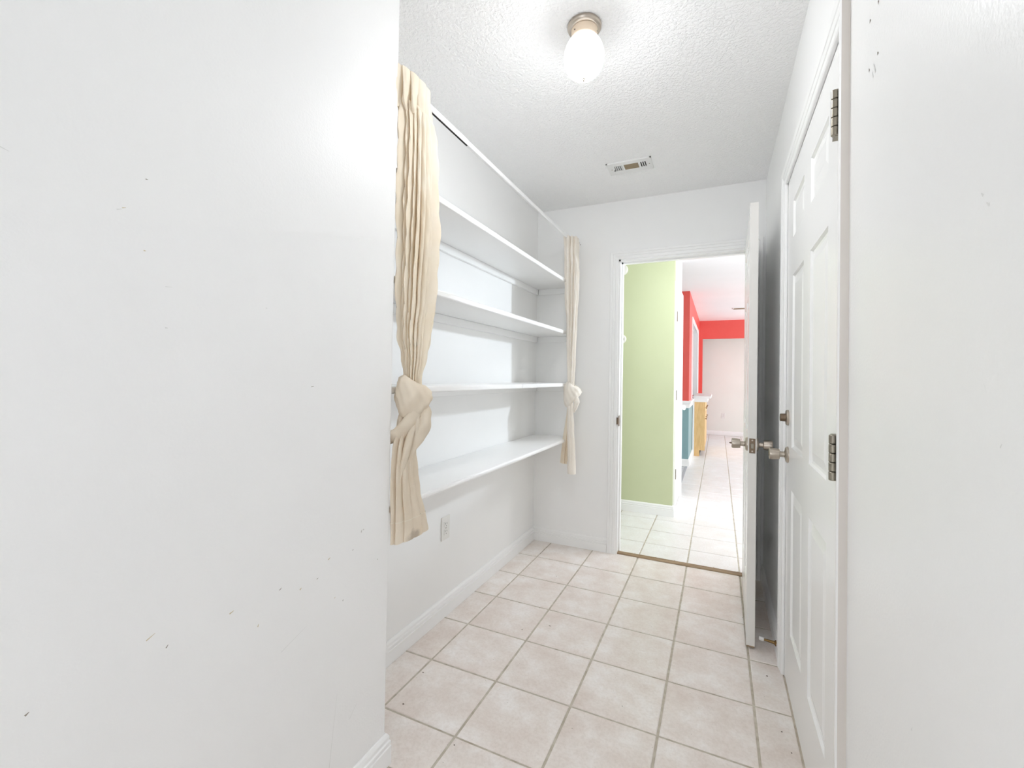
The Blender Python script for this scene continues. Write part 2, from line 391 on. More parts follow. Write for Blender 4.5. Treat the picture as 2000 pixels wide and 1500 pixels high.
struct(link('wall_divider_coral', bm, m_coral))
struct(link('wall_divider_left', B(-1.35, 0.2, YT, YT+0.12, Z1, H+0.02), m_wall_flat))
bm = bmesh.new(); box(bm, XS-0.6, 0.800, 8.85, 8.97, -0.02, H+0.02); box(bm, 0.800, 3.08, 8.85, 8.93, 2.105, H+0.02)
struct(link('wall_end_coral', bm, m_coral))
bm = bmesh.new(); box(bm, 0.78, 3.08, 8.93, 8.97, 2.105, H+0.02); box(bm, 2.6, 3.08, 8.85, 8.97, -0.02, 2.105)
struct(link('wall_end_right', bm, m_wall_flat))
struct(link('wall_end_beige', B(-1.4, 3.1, 9.43, 9.53, -0.02, H+0.02), m_beige))

# ------------------------------------------------------------------ baseboards and trim
bm = bmesh.new(); sweep(bm, [(XN, YB), (XN, YE), (XA, YE), (XA, YF), (0.411, YF)], BASE_PROF, side=-1)
struct(link('baseboard_left', bm, m_trim))
bm = bmesh.new(); sweep(bm, [(XR, YF), (XR, 0.635)], BASE_PROF, side=-1); sweep(bm, [(XR, -0.438), (XR, YB)], BASE_PROF, side=-1)
struct(link('baseboard_right', bm, m_trim))
bm = bmesh.new(); sweep(bm, [(-1.35, YG), (0.752, YG), (0.752, 2.675)], BASE_PROF, side=-1)
struct(link('baseboard_hall_green', bm, m_trim))
bm = bmesh.new(); sweep(bm, [(-1.3, YT), (XS, YT), (XS, 6.215)], BASE_PROF, side=-1)
struct(link('baseboard_divider', bm, m_trim))
bm = bmesh.new(); sweep(bm, [(0.2, 9.43), (3.0, 9.43)], BASE_PROF, side=-1)
struct(link('baseboard_end', bm, m_trim))
# far doorway frame: casing on this side, jambs, stops
bm = bmesh.new(); casing(bm, DL-0.012, DR+0.004, DT+0.012, YF, 'y', -1)
t1 = link('trim_1', bm, m_trim); struct(t1)
bm = bmesh.new()
box(bm, DL-0.018, DL, YF-0.001, YH+0.001, 0, DT+0.018); box(bm, DR, DR+0.018, YF-0.001, YH+0.001, 0, DT+0.018); box(bm, DL-0.018, DR+0.018, YF-0.001, YH+0.001, DT, DT+0.018)
link('jamb', bm, m_trim, t1)
bm = bmesh.new()
box(bm, DL, DL+0.010, YF+0.040, YF+0.075, 0.0, DT); box(bm, DR-0.010, DR, YF+0.040, YF+0.075, 0.0, DT); box(bm, DL, DR, YF+0.040, YF+0.075, DT-0.010, DT)
link('door_stop_strip', bm, m_trim, t1)
bm = bmesh.new(); box(bm, DL-0.0005, DL+0.0016, YF-0.010, YF+0.026, 0.895, 0.968, bev=0.0005); box(bm, DL-0.012, DL+0.0016, YF-0.0185, YF-0.008, 0.908, 0.955, bev=0.001)
link('strike_plate', bm, m_latch, t1)
bm = bmesh.new(); casing(bm, DL-0.012, DR+0.012, DT+0.012, YH, 'y', 1)
struct(link('trim_2', bm, m_trim))
# right door frame
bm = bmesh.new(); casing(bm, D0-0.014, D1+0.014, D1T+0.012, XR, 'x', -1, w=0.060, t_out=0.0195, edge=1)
t3 = link('trim_3', bm, [m_trim, m_casing_edge]); struct(t3)
bm = bmesh.new(); box(bm, XR+0.001, XR+0.119, D0-0.02, D0-0.003, 0, D1T+0.02); box(bm, XR+0.001, XR+0.119, D1+0.003, D1+0.02, 0, D1T+0.02); box(bm, XR+0.001, XR+0.119, D0-0.02, D1+0.02, D1T+0.003, D1T+0.02)
link('jamb', bm, m_trim, t3)
# hall closet casing, pass-through lining and chair rail
bm = bmesh.new(); casing(bm, 2.728, 3.422, 2.07, 0.752, 'x', 1, w=0.055)
struct(link('trim_4', bm, m_trim))
bm = bmesh.new()
box(bm, XS-0.125, XS+0.002, 5.86, 5.90, Z2, 2.17); box(bm, XS-0.125, XS+0.002, 7.86, 7.90, Z2, 2.17); box(bm, XS-0.125, XS+0.002, 5.86, 7.90, 2.13, 2.17)
casing(bm, 5.90, 7.86, 2.13, XS, 'x', 1, w=0.07, z0=Z2)
struct(link('trim_5', bm, m_trim))
bm = bmesh.new(); sweep(bm, [(-1.3, YT), (XS, YT), (XS, 6.19)], [(0, Z1-0.005), (0.010, Z1), (0.012, Z1+0.05), (0.03, Z1+0.075), (0.032, Z2), (0, Z2)], side=-1)
struct(link('trim_6', bm, m_trim))

# ------------------------------------------------------------------ doors
def panel_bm(u0, u1, z0, z1, face, depth_dir, thick):
    """raised panel seen from both sides. coordinates (u, t, z): t=0 front face plane .. thick"""
    bm = bmesh.new(); rings = []
    for ins, d in ((0, 0.0005), (0.006, 0.007), (0.014, 0.008), (0.044, 0.002), (0.046, 0.002)):
        rings.append([bm.verts.new((u, d, z)) for u, z in ((u0+ins, z0+ins), (u1-ins, z0+ins), (u1-ins, z1-ins), (u0+ins, z1-ins))])
    back = []
    for ins, d in ((0, 0.0005), (0.006, 0.007), (0.014, 0.008), (0.044, 0.002), (0.046, 0.002)):
        back.append([bm.verts.new((u, thick-d, z)) for u, z in ((u0+ins, z0+ins), (u1-ins, z0+ins), (u1-ins, z1-ins), (u0+ins, z1-ins))])
    for R in (rings, back):
        for p, q in zip(R, R[1:]):
            for i in range(4): bm.faces.new((p[i], p[(i+1) % 4], q[(i+1) % 4], q[i]))
        bm.faces.new(R[-1])
    for i in range(4): bm.faces.new((rings[0][i], rings[0][(i+1) % 4], back[0][(i+1) % 4], back[0][i]))
    return bm
def six_panel_door(name, width, z0, z1, cols, rows, thick, xf, slab_mat, edge_mat=None):
    """leaf local: u from hinge (0) to free edge (width); xf maps (u,t,z) to world"""
    root = empty(name, xf(Vector((0, 0, 0)))); struct(root)
    us = [0]+[c for ab in cols for c in ab]+[width]; zs = [z0]+[c for ab in rows for c in ab]+[z1]
    bm = bmesh.new(); vf = {}; vb = {}
    for i, u in enumerate(us):
        for j, z in enumerate(zs): vf[i, j] = bm.verts.new((u, 0, z)); vb[i, j] = bm.verts.new((u, thick, z))
    solid = lambda i, j: 0 <= i < len(us)-1 and 0 <= j < len(zs)-1 and not (i % 2 == 1 and j % 2 == 1)
    for i in range(len(us)-1):
        for j in range(len(zs)-1):
            if not solid(i, j): continue
            for V in (vf, vb): bm.faces.new((V[i, j], V[i+1, j], V[i+1, j+1], V[i, j+1]))
            for (di, dj, a, b) in ((-1, 0, (i, j), (i, j+1)), (1, 0, (i+1, j), (i+1, j+1)), (0, -1, (i, j), (i+1, j)), (0, 1, (i, j+1), (i+1, j+1))):
                if not solid(i+di, j+dj): 
                    f = bm.faces.new((vf[a], vf[b], vb[b], vb[a]))
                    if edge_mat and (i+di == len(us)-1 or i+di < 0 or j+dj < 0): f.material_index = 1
    place_all(bm, xf)
    link('frame', bm, [slab_mat]+([edge_mat] if edge_mat else []), root)
    for a, b in cols:
        for c, d in rows:
            pb = panel_bm(a, b, c, d, 0, 1, thick); place_all(pb, xf); link('panel', pb, slab_mat, root)
    return root
ROWS = [(0.245, 0.808), (0.972, 1.648), (1.797, 1.943)]
KNOB = [(0.0, 0.012), (0.012, 0.0115), (0.016, 0.0125), (0.0165, 0.0195), (0.018, 0.0215), (0.030, 0.0232), (0.046, 0.0245), (0.0515, 0.0240), (0.0540, 0.0215), (0.0545, 0.016), (0.0535, 0.0)]
def knob_set(root, origin, axis, thumb=True, m=None, keyed=True):
    m = m or m_nickel
    o = Vector(origin); a = Vector(axis)
    bm = bmesh.new(); lathe(bm, [(0, 0.033), (0.004, 0.033), (0.009, 0.029), (0.012, 0.016), (0.013, 0.0)], o, a, 28)
    k = autosmooth(link('knob', bm, m, root), 0.5)
    bm = bmesh.new(); lathe(bm, [(0.010, 0.0115), (0.030, 0.0115)], o, a, 20); autosmooth(link('neck', bm, m_nickel_dark, k))
    bm = bmesh.new(); lathe(bm, KNOB, o+a*0.014, a, 28); autosmooth(link('grip', bm, m, k), 0.5)
    if thumb:
        bm = bmesh.new(); lathe(bm, [(0, 0.0045), (0.008, 0.003), (0.012, 0.0012)], o+a*0.067, a, 10); link('turn_button', bm, m_latch, k)
    elif keyed:
        bm = bmesh.new(); lathe(bm, [(0, 0.010), (0.0012, 0.0095), (0.0014, 0)], o+a*0.0683, a, 14); link('key_cylinder', bm, m_latch, k)
def hinge(root, x, y, z0, z1, r=0.0085):
    n = 5; h = (z1-z0)/n; hg = None
    for i in range(n):
        bm = bmesh.new(); a, b = z0+i*h+0.0006, z0+(i+1)*h-0.0006
        lathe(bm, [(0, r*0.85), (0.0012, r), (b-a-0.0012, r), (b-a, r*0.85)], (x, y, a), (0, 0, 1), 16)
        if hg is None:
            box(bm, x, x+0.012, y-0.001, y+0.028, z0, z1)
            hg = autosmooth(link('hinge', bm, m_nickel_dark, root))
        else: autosmooth(link('knuckle', bm, m_nickel_dark, hg))
    bm = bmesh.new(); lathe(bm, [(0, r*0.8), (z1-z0-0.002, r*0.8)], (x, y, z0+0.001), (0, 0, 1), 12); link('pin', bm, m_dark, hg)
# closed door in the right wall
W1 = D1-D0
door1 = six_panel_door('door_1', W1, 0.012, D1T, [(0.142, 0.396), (0.520, 0.768)], ROWS, 0.044, lambda c: Vector((XR+c.y, D0+c.x, c.z)), m_door)
for z0, z1 in ((1.818, 1.928), (1.000, 1.108), (0.19, 0.30)): hinge(door1, 1.3625, D0-0.006, z0, z1)
knob_set(door1, (XR, 0.500, 0.932), (-1, 0, 0), thumb=False)
bm = bmesh.new(); lathe(bm, [(0, 0.032), (0.004, 0.032), (0.009, 0.029), (0.010, 0.0)], (XR, 0.500, 1.083), (-1, 0, 0), 28)
db = autosmooth(link('deadbolt', bm, m_nickel, door1), 0.5)
bm = bmesh.new(); lathe(bm, [(0, 0.0165), (0.018, 0.0155), (0.020, 0.0135), (0.020, 0)], (XR-0.010, 0.500, 1.083), (-1, 0, 0), 20); autosmooth(link('thumb_turn', bm, m_latch, db), 0.5)
# open door, hinged on the far doorway's right jamb, free edge towards the camera
TH = math.radians(-1.25)
HX, HY, W2, T2 = 1.2965, 1.536, 0.822, 0.035
def xf2(c):
    # u runs from the hinge towards -y; t runs towards -x (front = right face)
    u, t = c.x, c.y
    du = Vector((math.sin(TH), -math.cos(TH), 0)); dt = Vector((-math.cos(TH), -math.sin(TH), 0))
    return Vector((HX, HY, 0))+du*u+dt*t+Vector((0, 0, c.z))
door2 = six_panel_door('door_2', W2, 0.014, 2.062, [(0.115, 0.355), (0.465, 0.705)], ROWS, T2, xf2, m_door, m_edge)
dz = Vector((0, 0, 1)); dr = (xf2(Vector((0, 1, 0)))-xf2(Vector((0, 0, 0)))).normalized()
pk = xf2(Vector((W2-0.060, T2, 0.930))); knob_set(door2, pk, dr, thumb=True)
pk = xf2(Vector((W2-0.060, 0, 0.930))); knob_set(door2, pk, -dr, thumb=False)
bm = bmesh.new(); box(bm, W2-0.0004, W2+0.0014, T2/2-0.0125, T2/2+0.0125, 0.896, 0.964, bev=0.0006); place_all(bm, xf2)
lp = link('latch_plate', bm, m_latch, door2)
bm = bmesh.new(); box(bm, W2, W2+0.011, T2/2-0.006, T2/2+0.007, 0.918, 0.941, bev=0.002)
place_all(bm, xf2); link('latch_bolt', bm, m_nickel_dark, lp)
for zz in (0.905, 0.955):
    bm = bmesh.new(); e = xf2(Vector((W2+0.0012, T2/2, zz))); lathe(bm, [(0, 0.004), (0.0008, 0.0035), (0.001, 0)], e, (0, -1, 0), 10); link('screw', bm, m_nickel, lp)
for z0, z1 in ((1.80, 1.90), (1.0, 1.10), (0.2, 0.3)):
    bm = bmesh.new(); lathe(bm, [(0, 0.0075), (z1-z0, 0.0075)], (HX+0.004, HY-0.004, z0), (0, 0, 1), 14); autosmooth(link('hinge', bm, m_nickel_dark, door2))
bm = bmesh.new(); box(bm, W2-0.03, W2+0.0003, 0.002, T2-0.002, 0.0085, 0.0142); place_all(bm, xf2); link('raw_bottom_edge', bm, m_sill, door2)
# hall closet door
door3 = six_panel_door('door_3', 0.672, 0.012, 2.055, [(0.09, 0.30), (0.372, 0.582)], ROWS, 0.035, lambda c: Vector((0.750-c.y, 2.739+c.x, c.z)), m_door)
for z0, z1 in ((1.765, 1.855), (1.04, 1.13), (0.315, 0.405)): hinge(door3, 0.760, 2.737, z0, z1, 0.006)
bm = bmesh.new(); lathe(bm, [(0, 0.028), (0.005, 0.026), (0.006, 0.010), (0.028, 0.009), (0.030, 0.018), (0.040, 0.027), (0.052, 0.027), (0.062, 0.016), (0.064, 0)], (0.750, 3.345, 0.938), (1, 0, 0), 8)
link('knob', bm, m_glassknob, door3)

# ------------------------------------------------------------------ alcove shelves
shelves = [(1.894, 1.919, 'white painted shelf at the top of the alcove, under the curtain rod'),
           (1.534, 1.559, 'white painted alcove shelf, second from the top'),
           (1.167, 1.191, 'white painted alcove shelf at eye level beside both curtain knots'),
           (0.774, 0.797, 'white painted shelf at the bottom of the alcove, above the wall outlet')]
XF = 0.145
for i, (z0, z1, lab) in enumerate(shelves):
    root = empty('wall_shelf', (XA+0.15, 0.5, z0)); tag(root, lab, 'shelf', 'painted shelves in the alcove')
    if i == 2: spans = [(YE+0.001, 0.612), (0.6135, YF-0.001)]
    else: spans = [(YE+0.001, YF-0.001)]
    for a, b in spans: link('board', B(XA+0.001, XF, a, b, z0, z1, bev=0.005 if i < 3 else 0.008, seg=2), m_shelf, root)
    link('cleat', B(XA+0.0005, XA+0.019, YE+0.001, YF-0.02, z0-0.042, z0-0.0004, bev=0.002), m_shelf, root)
    link('cleat', B(XA+0.019, XF-0.05, YF-0.019, YF-0.0005, z0-0.042, z0-0.0004, bev=0.002), m_shelf, root)
    link('cleat', B(XA+0.019, XF-0.05, YE+0.0005, YE+0.019, z0-0.042, z0-0.0004, bev=0.002), m_shelf, root)

# ------------------------------------------------------------------ curtain rod
XC, ZR = 0.163, 2.1985
def tube_y(bm, x, z, y0, y1, rx, rz, seg=20):
    rings = [[bm.verts.new((x+rx*math.cos(2*PI*i/seg), y, z+rz*math.sin(2*PI*i/seg))) for i in range(seg)] for y in (y0, y1)]
    for i in range(seg):
        j = (i+1) % seg; bm.faces.new((rings[0][i], rings[0][j], rings[1][j], rings[1][i]))
    bm.faces.new(rings[0]); bm.faces.new(rings[1])
rod = empty('curtain_rod', (XC, 0.5, ZR)); tag(rod, 'thin white telescoping curtain rod spanning the alcove opening', 'curtain rod')
bm = bmesh.new(); tube_y(bm, XC, ZR, YE+0.006, -0.055, 0.0075, 0.0135); autosmooth(link('outer_tube', bm, m_rod, rod))
bm = bmesh.new(); tube_y(bm, XC, ZR+0.001, -0.06, YF-0.005, 0.0060, 0.0112); autosmooth(link('inner_tube', bm, m_rod, rod))
link('seam', B(XC-0.0035, XC+0.0035, YE+0.01, -0.0548, ZR-0.0146, ZR-0.0130), m_dark, rod)
for y0, y1 in ((YE+0.0005, YE+0.012), (YF-0.012, YF-0.0005)):
    bk = link('bracket', B(XC-0.009, XC+0.009, y0, y1, ZR-0.015, ZR+0.015, bev=0.003), m_rod, rod)
for dx, dz_ in ((0.045, 0.012), (0.054, -0.002)):
    bm = bmesh.new(); lathe(bm, [(0, 0.003), (0.002, 0.0028), (0.002, 0)], (XC+dx-0.03, YF-0.0003, ZR+dz_+0.012), (0, -1, 0), 8); link('screw', bm, m_screw, rod)

# ------------------------------------------------------------------ curtains
def bundle(bm, levels, nf, seed, seg=120, amp2=0.35, flip=1.0, caps=False):
    """levels: (z, cx, cy, half_x, half_y, fold_amp, twist). a gathered length of cloth: lobed ring with sharp creases"""
    rnd = random.Random(seed)
    w = [rnd.uniform(0.55, 1.25) for _ in range(nf)]; ph = [rnd.uniform(-0.35, 0.35) for _ in range(nf)]
    # dense z resampling
    out = []
    for a, b in zip(levels, levels[1:]):
        k = max(2, int(abs(a[0]-b[0])/0.012))
        for i in range(k):
            t = i/k; s = t*t*(3-2*t); out.append(tuple([a[0]*(1-t)+b[0]*t]+[a[q]*(1-s)+b[q]*s for q in range(1, 7)]))
    out.append(levels[-1])
    rings = []
    for z, cx, cy, hx, hy, fa, tw in out:
        ring = []
        for i in range(seg):
            t = 2*PI*i/seg; ft = ((t+tw)/(2*PI)*nf) % nf; k = int(ft); f = ft-k
            lobe = math.sin(PI*f)**0.62*w[k % nf]
            fine = 0.10*math.sin(t*23+z*9+seed)*math.sin(z*31+t*5)
            r = 1-fa*(1-lobe)+fa*fine
            jit = 1+0.02*math.sin(z*23+t*3+seed)
            ring.append(bm.verts.new((cx+hx*r*jit*math.cos(t), cy+hy*r*jit*math.sin(t)*flip, z)))
        rings.append(ring)
    for p, q in zip(rings, rings[1:]):
        for i in range(seg):
            j = (i+1) % seg; bm.faces.new((p[i], p[j], q[j], q[i]))
    if caps: bm.faces.new(rings[0]); bm.faces.new(rings[-1])
    return rings
def wrap(bm, cx, cy, rx, ry, ztop, zbot, bulge, seed, seg=72, rows=14, turns=1.0, start=0.0):
    """band of cloth wound round the bundle: ztop/zbot/bulge are functions of the angle"""
    rings = []
    rnd = random.Random(seed); pa, pb = rnd.uniform(0, 6), rnd.uniform(0, 6)
    for i in range(seg):
        t = start+2*PI*turns*i/seg; zt, zb = ztop(t), zbot(t); ring = []
        for k in range(rows+1):
            s = k/rows; prof = math.sin(PI*min(1, max(0, s)))**0.5
            b = bulge(t)*prof+0.0035*math.sin(t*5+s*9+pa)*prof+0.002*math.sin(t*11-s*14+pb)*prof
            if k in (0, rows): b -= 0.006
            ring.append(bm.verts.new((cx+(rx+b)*math.cos(t), cy+(ry+b)*math.sin(t), zt*(1-s)+zb*s)))
        rings.append(ring)
    for i in range(seg if turns == 1.0 else seg-1):
        p, q = rings[i], rings[(i+1) % seg]
        for k in range(rows): bm.faces.new((p[k], q[k], q[k+1], p[k+1]))
def strip(bm, pts, seed, seg=14, thick=0.012):
    """flattened cloth fold along a curve: pts (x,y,z,half_width, half_thickness, roll)"""
    P = []
    for a, b in zip(pts, pts[1:]):
        for i in range(8):
            t = i/8; s = t*t*(3-2*t); P.append([a[k]*(1-s)+b[k]*s if k > 2 else a[k]*(1-t)+b[k]*t for k in range(6)])
    P.append(list(pts[-1])); rings = []
    for i, p in enumerate(P):
        c = Vector(p[:3]); d = (Vector(P[min(i+1, len(P)-1)][:3])-Vector(P[max(i-1, 0)][:3])).normalized()
        out = Vector((math.cos(p[5]), math.sin(p[5]), 0)); out = (out-d*out.dot(d)).normalized(); side = d.cross(out)
        ring = []
        for k in range(seg):
            t = 2*PI*k/seg; q = 1+0.10*math.sin(3*t+seed+i*.25)
            ring.append(bm.verts.new(c+side*p[3]*math.cos(t)*q+out*p[4]*math.sin(t)*q))
        rings.append(ring)
    for p, q in zip(rings, rings[1:]):
        for i in range(seg):
            j = (i+1) % seg; bm.faces.new((p[i], p[j], q[j], q[i]))
    bm.faces.new(rings[0]); bm.faces.new(rings[-1])
# left curtain
cl = empty('curtain', (0.17, -0.40, 0.68)); tag(cl, 'cream curtain knotted at mid height on the near left end of the rod', 'curtain', 'curtains tied in knots at the alcove')
bm = bmesh.new()
bundle(bm, [(2.236, 0.165, -0.420, 0.027, 0.093, 0.14, 0.0), (2.200, 0.165, -0.420, 0.028, 0.093, 0.30, 0.0), (2.165, 0.166, -0.420, 0.029, 0.093, 0.62, 0.05),
            (2.118, 0.167, -0.420, 0.030, 0.094, 0.85, 0.1), (2.10, 0.167, -0.408, 0.024, 0.088, 0.85, 0.1)], 11, 5, seg=176)
autosmooth(link('heading', bm, m_cloth, cl), 1.0)
bm = bmesh.new()
bundle(bm, [(2.140, 0.169, -0.409, 0.022, 0.084, 0.18, 0.0), (2.122, 0.171, -0.407, 0.031, 0.092, 0.40, 0.05), (2.06, 0.172, -0.400, 0.033, 0.099, 0.62, 0.1), (1.92, 0.173, -0.392, 0.034, 0.106, 0.66, 0.2), (1.75, 0.174, -0.386, 0.035, 0.110, 0.66, 0.3),
            (1.49, 0.176, -0.392, 0.035, 0.103, 0.64, 0.45), (1.37, 0.178, -0.403, 0.034, 0.084, 0.62, 0.6), (1.29, 0.180, -0.404, 0.032, 0.058, 0.56, 0.75), (1.22, 0.182, -0.413, 0.027, 0.036, 0.48, 0.9), (1.12, 0.184, -0.408, 0.026, 0.034, 0.35, 1.0)], 19, 9, seg=266)
autosmooth(link('drape', bm, m_cloth, cl), 1.0)
bm = bmesh.new()
wrap(bm, 0.188, -0.430, 0.025, 0.036, lambda t: 1.218-0.010*math.cos(t)-0.012*math.sin(t), lambda t: 1.106+0.018*math.sin(t)-0.010*math.cos(t), lambda t: 0.030+0.008*math.cos(t)+0.006*math.sin(t), 3)
kn = autosmooth(link('knot', bm, m_cloth_dull, cl), 1.4)
bm = bmesh.new()      # cloth puffing out under the knot on the right, turned strip on the left, thin folds between
strip(bm, [(0.212, -0.412, 1.145, 0.020, 0.014, 0.2), (0.226, -0.406, 1.105, 0.033, 0.024, 0.25), (0.226, -0.409, 1.065, 0.034, 0.025, 0.25), (0.216, -0.425, 1.025, 0.027, 0.019, 0.2), (0.204, -0.440, 0.985, 0.014, 0.012, 0.1), (0.196, -0.452, 0.945, 0.004, 0.004, 0.1)], 2)
strip(bm, [(0.212, -0.420, 1.150, 0.018, 0.010, 0.0), (0.222, -0.448, 1.105, 0.023, 0.013, -0.1), (0.208, -0.470, 1.070, 0.026, 0.013, -0.2), (0.182, -0.488, 1.040, 0.026, 0.011, -0.3), (0.146, -0.497, 1.020, 0.020, 0.008, -0.4)], 6)
strip(bm, [(0.212, -0.436, 1.135, 0.008, 0.008, 0.0), (0.226, -0.444, 1.085, 0.011, 0.010, 0.1), (0.222, -0.438, 1.035, 0.012, 0.010, 0.2), (0.208, -0.436, 0.99, 0.010, 0.008, 0.2), (0.200, -0.440, 0.95, 0.004, 0.004, 0.2)], 4)
strip(bm, [(0.208, -0.440, 1.110, 0.008, 0.008, 0.0), (0.216, -0.456, 1.055, 0.011, 0.010, 0.0), (0.208, -0.468, 1.000, 0.014, 0.011, -0.1), (0.200, -0.478, 0.950, 0.011, 0.009, -0.2), (0.192, -0.482, 0.90, 0.004, 0.004, -0.2)], 7)
autosmooth(link('loop', bm, m_cloth_dull, kn), 1.4)
bm = bmesh.new()
bundle(bm, [(1.14, 0.186, -0.428, 0.026, 0.030, 0.5, 0.0), (1.07, 0.186, -0.442, 0.027, 0.040, 0.55, 0.0), (0.99, 0.184, -0.454, 0.027, 0.050, 0.55, 0.05), (0.91, 0.182, -0.448, 0.027, 0.060, 0.44, 0.1),
            (0.84, 0.181, -0.436, 0.027, 0.070, 0.30, 0.1), (0.755, 0.180, -0.416, 0.026, 0.084, 0.24, 0.1)], 9, 21, seg=126)
tl = autosmooth(link('tail', bm, m_cloth_dull, cl), 1.2)
bm = bmesh.new()
bundle(bm, [(0.757, 0.180, -0.416, 0.0275, 0.0855, 0.24, 0.1), (0.73, 0.180, -0.411, 0.027, 0.089, 0.22, 0.1), (0.688, 0.180, -0.406, 0.026, 0.096, 0.21, 0.1)], 9, 21, seg=126)
autosmooth(link('hem', bm, m_hem, tl), 1.2)
bm = bmesh.new()
bundle(bm, [(0.7585, 0.180, -0.416, 0.0285, 0.0862, 0.24, 0.1), (0.7560, 0.180, -0.416, 0.0285, 0.0866, 0.24, 0.1)], 9, 21, seg=126)
autosmooth(link('stitching', bm, m_thread, tl), 1.2)
# right curtain
c2 = empty('curtain', (0.16, 1.44, 0.55)); tag(c2, 'pale slim curtain knotted at mid height beside the open doorway', 'curtain', 'curtains tied in knots at the alcove')
bm = bmesh.new()
bundle(bm, [(2.2090, 0.1722, 1.3806, 0.0489, 0.0840, 0.55, 0), (2.1680, 0.1742, 1.3806, 0.0489, 0.0821, 0.42, 0), (2.1191, 0.1761, 1.3787, 0.0489, 0.0782, 0.35, 0.1), (1.9824, 0.1820, 1.3787, 0.0489, 0.0684, 0.52, 0.2), (1.8358, 0.1840, 1.3767, 0.0469, 0.0606, 0.55, 0.3),
            (1.5916, 0.1869, 1.3747, 0.0352, 0.0449, 0.55, 0.45), (1.3473, 0.1859, 1.3738, 0.0293, 0.0371, 0.5, 0.6), (1.2203, 0.1859, 1.3738, 0.0244, 0.0303, 0.42, 0.7), (1.1031, 0.1879, 1.3738, 0.0215, 0.0264, 0.35, 0.8)], 9, 33, seg=108)
autosmooth(link('drape', bm, m_cloth_pale, c2), 1.2)
bm = bmesh.new()
wrap(bm, 0.1918, 1.3738, 0.0264, 0.0313, lambda t: 1.191-0.02*math.cos(t), lambda t: 1.054+0.035*math.cos(t)+0.02*math.sin(t), lambda t: 0.034+0.004*math.sin(t+1), 8)
k2 = autosmooth(link('knot', bm, m_cloth_pale, c2), 1.4)
bm = bmesh.new()
strip(bm, [(0.2260, 1.3493, 1.1128, 0.0137, 0.0098, -1), (0.2357, 1.3474, 1.0640, 0.0195, 0.0117, -1), (0.2260, 1.3493, 1.0249, 0.0147, 0.0098, -1), (0.2162, 1.3542, 0.9907, 0.0049, 0.0049, -1)], 3)
autosmooth(link('loop', bm, m_cloth_pale, k2), 1.4)
bm = bmesh.new()
bundle(bm, [(1.1031, 0.1879, 1.3591, 0.0176, 0.0176, 0.3, 0), (1.0054, 0.1879, 1.3572, 0.0215, 0.0215, 0.24, 0), (0.8881, 0.1918, 1.3591, 0.0254, 0.0254, 0.18, 0), (0.7123, 0.1986, 1.3591, 0.0283, 0.0283, 0.14, 0), (0.6194, 0.2025, 1.3591, 0.0293, 0.0293, 0.12, 0)], 5, 41, seg=60)
t2 = autosmooth(link('tail', bm, m_cloth_pale, c2), 1.2)
bm = bmesh.new()
bundle(bm, [(0.6214, 0.2025, 1.3591, 0.0303, 0.0303, 0.12, 0), (0.5677, 0.2045, 1.3591, 0.0303, 0.0303, 0.12, 0)], 5, 41, seg=60)
autosmooth(link('hem', bm, m_cloth_pale, t2), 1.2)
for k, (xx, yy, zb) in enumerate(((0.1273, 1.3806, 0.6292), (0.1439, 1.3904, 0.6263), (0.1605, 1.3982, 0.6439))):
    bm = bmesh.new()
    strip(bm, [(0.1722, 1.3738, 1.0640, 0.0068, 0.0098, -0.6), (0.1644+0.006*k, 1.3767, 0.9565, 0.006, 0.016, -0.6), ((xx+0.1576)/2, yy, 0.81, 0.0055, 0.018, -0.6), (xx, yy, zb, 0.0075, 0.020, -0.6)], k)
    autosmooth(link('loose_fold', bm, m_cloth, c2), 1.2)
# ------------------------------------------------------------------ ceiling light
LX, LY_ = 0.671, -0.108
lamp = empty('ceiling_light', (LX, LY_, H)); tag(lamp, 'lit egg shaped white glass ceiling light with nickel canopy', 'ceiling light')
bm = bmesh.new(); lathe(bm, [(0, 0.0575), (0.004, 0.0600), (0.010, 0.0605), (0.015, 0.0580), (0.019, 0.0520), (0.020, 0.0470), (0.020, 0)], (LX, LY_, H), (0, 0, -1), 40)
autosmooth(link('canopy', bm, m_nickel, lamp), 0.5)
bm = bmesh.new(); lathe(bm, [(0.018, 0.0465), (0.046, 0.0450), (0.048, 0.0430), (0.048, 0.030)], (LX, LY_, H), (0, 0, -1), 36, cap=False)
ft = autosmooth(link('fitter', bm, m_fitter_glow, lamp), 0.5)
for k in range(3):
    a = -2.1+k*2*PI/3; d = Vector((math.cos(a), math.sin(a), 0))
    bm = bmesh.new(); lathe(bm, [(0, 0.0022), (0.005, 0.0022), (0.006, 0)], Vector((LX, LY_, H-0.036))+d*0.0435, d, 8); link('screw', bm, m_screw, ft)
GP = []
z_top, z_bot = 0.042, 0.192
for i in range(25):
    s = i/24; th_ = PI*(0.165+0.835*s)
    r = 0.0712*math.sin(th_)**0.92*(1+0.06*math.cos(th_)*-1)
    GP.append((z_top+(z_bot-z_top)*(math.cos(PI*0.165)-math.cos(th_))/(math.cos(PI*0.165)+1), max(0, r)))
GP[-1] = (z_bot, 0)
bm = bmesh.new(); lathe(bm, GP, (LX, LY_, H), (0, 0, -1), 40, cap=False)
link('globe', bm, m_globe, lamp, smooth=True)
bm = bmesh.new(); lathe(bm, [(-0.002, 0.0075), (0.003, 0.0075), (0.005, 0.005), (0.009, 0.004), (0.011, 0)], (LX, LY_, H-z_bot), (0, 0, -1), 12)
autosmooth(link('finial', bm, m_screw, lamp))

